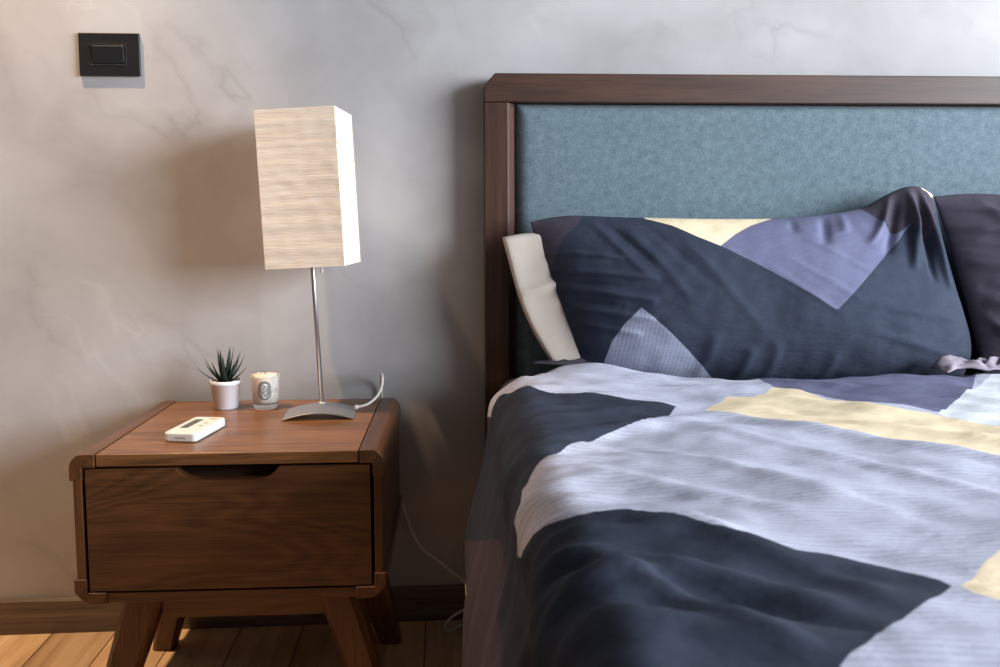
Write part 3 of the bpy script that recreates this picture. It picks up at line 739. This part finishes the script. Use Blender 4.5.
cr1 = [((.0, .64), (.24, .60), .016, .009), ((.0, .53), (.22, .47), .018, .010), ((.0, .41), (.20, .36), .016, .009), ((.02, .31), (.16, .27), .014, .007), ((.0, .76), (.18, .72), .014, .008), ((.0, .58), (.15, .55), .010, -.006), ((.0, .46), (.14, .43), .010, -.006),
       ((.93, 1.0), (.86, .58), .013, .016), ((.95, 1.0), (.91, .50), .010, -.016), ((.96, .99), (.95, .45), .012, .018), ((.90, 1.0), (.80, .70), .014, -.012), ((.97, .99), (.985, .40), .010, -.010), ((.88, 1.0), (.77, .78), .010, .009), ((.925, .98), (.885, .62), .008, .010), ((.70, 1.0), (.66, .80), .012, -.008), ((.74, 1.0), (.72, .86), .012, .007), ((.62, 1.0), (.60, .88), .010, -.005),
       ((.20, .97), (.30, .45), .016, .0032), ((.25, .97), (.36, .55), .012, -.002), ((.33, .85), (.44, .30), .014, .0028), ((.13, .97), (.22, .60), .012, .0035), ((.16, .97), (.26, .62), .010, -.0028), ((.86, .06), (.97, .16), .03, .006), ((.28, .02), (.33, .30), .016, .005), ((.38, .02), (.41, .22), .014, .005), ((.45, .02), (.47, .26), .014, .005), ((.60, .02), (.61, .2), .014, .004),
       ((.55, .75), (.70, .45), .010, .0022), ((.50, .70), (.64, .38), .009, .002), ((.62, .85), (.78, .55), .009, .0022), ((.72, .45), (.95, .30), .02, .005), ((.70, .30), (.93, .12), .018, .004)]
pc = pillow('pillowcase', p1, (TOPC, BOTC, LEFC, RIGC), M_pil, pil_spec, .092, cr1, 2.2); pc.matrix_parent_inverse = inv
# cream pillow end showing out of the open side of the case
def on_sheet(name, curves, mat, parent, off0, off1, nu=40, nv=50):
    U, V = np.meshgrid(np.linspace(0, 1, nu), np.linspace(0, 1, nv), indexing='ij'); AB = coons(*curves, U, V)
    env = np.clip(1 - np.abs(2 * U - 1) ** 14, 0, 1) ** .4 * np.clip(1 - np.abs(2 * V - 1) ** 20, 0, 1) ** .4
    d = .002 * ndisp(AB[..., 0], AB[..., 1], 14, 14, 7.7, 2) + crease(U, V, (.0, .55), (.9, .66), .03, .005)
    F = plane_point(AB) + PN * (off0 * env + d * env)[..., None]; B = plane_point(AB) - PN * (off1 * env)[..., None]
    F[..., 1] = np.minimum(F[..., 1], -.056); B[..., 1] = np.minimum(B[..., 1], -.056)
    return grid_mesh(name, F, mat, parent, AB, {}, closed_back=B)
CT = [(.029, .267), (.076, .276), (.15, .275)]; CB = [(.118, .030), (.165, .022), (.24, .022)]
CL = [(.118, .030), (.085, .085), (.059, .145), (.042, .215), (.029, .267)]; CR = [(.24, .022), (.20, .10), (.17, .20), (.15, .275)]
pi_ = on_sheet('pillow_insert', (CT, CB, CL, CR), M_white_cotton, p1, .008, .035); pi_.matrix_parent_inverse = inv
tag(pi_, 'cream pillow end showing at the open side')
p2 = tag(empty('pillow', (1.24, -.2, .5355)), 'dark plum pillow at the right edge of the photo, half out of frame', 'pillow', 'pillows against the headboard')
inv2 = Matrix.Translation((-1.24, .2, -.5355))
c2 = ([(.876, .343), (.95, .350), (1.05, .345), (1.25, .335), (1.45, .340), (1.58, .345)], [(.945, -.01), (1.1, -.016), (1.4, -.016), (1.60, 0)], [(.945, -.01), (.930, .10), (.905, .22), (.876, .343)], [(1.60, 0), (1.60, .15), (1.58, .345)])
M_plum = cotton('plum_cotton', 'plum', [], wr=.9)
cr2 = [((.0, .93), (.30, .84), .016, .010), ((.0, .80), (.34, .74), .018, .012), ((.0, .70), (.20, .66), .012, -.008), ((.02, .60), (.34, .54), .018, .012), ((.03, .48), (.22, .40), .016, -.010), ((.03, .40), (.30, .30), .018, .012), ((.04, .25), (.24, .16), .02, .010), ((.10, .98), (.22, .62), .02, .006), ((.02, .34), (.12, .10), .014, .008)]
pc2 = pillow('pillowcase', p2, c2, M_plum, {}, .068, cr2, 6.1, nu=110, nv=80); pc2.matrix_parent_inverse = inv2
# crumpled hem of that pillowcase lying at the foot of the two pillows
def hem(name, parent, x0, x1, y, z, w, seed, mat, amp, fr=16):
    """a loose strip of cloth lying in soft folds"""
    A, B = np.meshgrid(np.linspace(x0, x1, int((x1 - x0) / .003)), np.linspace(0, 1, 30), indexing='ij')
    n1 = ndisp(A + B * .05, B, fr, 1.0, seed, 2); n2 = ndisp(A, B, fr * .6, .6, seed + 4, 2); n3 = ndisp(A - .06 * B, B, fr * 2.6, 1.4, seed + 9, 2)
    ta = (A - x0) / (x1 - x0); env = np.sin(math.pi * np.clip(ta, 0, 1)) ** .4
    h = amp * (np.abs(n1) * 1.5 + .45 * np.abs(n3) + .25) * np.sin(math.pi * (B * .86 + .10)) * env
    Pq = np.stack([A + .010 * n2 * B, y - w * B * (.75 + .7 * n2), z + h], -1)
    o = grid_mesh(name, Pq, mat, parent, np.stack([A, B * w], -1), {})
    s_ = o.modifiers.new('thick', 'SOLIDIFY'); s_.thickness = .0018; s_.offset = 1; return o
M_hem = plain('hem_cotton', srgb(150, 138, 150), .92, var=.08, scale=30)
M_hemd = plain('dark_hem_cotton', srgb(62, 60, 74), .92, var=.1, scale=30)
h2 = hem('case_hem', p2, .80, 1.05, -.245, .558, .050, 3.3, M_hem, .024, 15); h2.matrix_parent_inverse = inv2
tag(h2, 'crumpled pale hem')
h1 = hem('case_hem', p1, .085, .26, -.165, .566, .030, 5.1, M_hemd, .006); h1.matrix_parent_inverse = inv
bpy.context.view_layer.update()
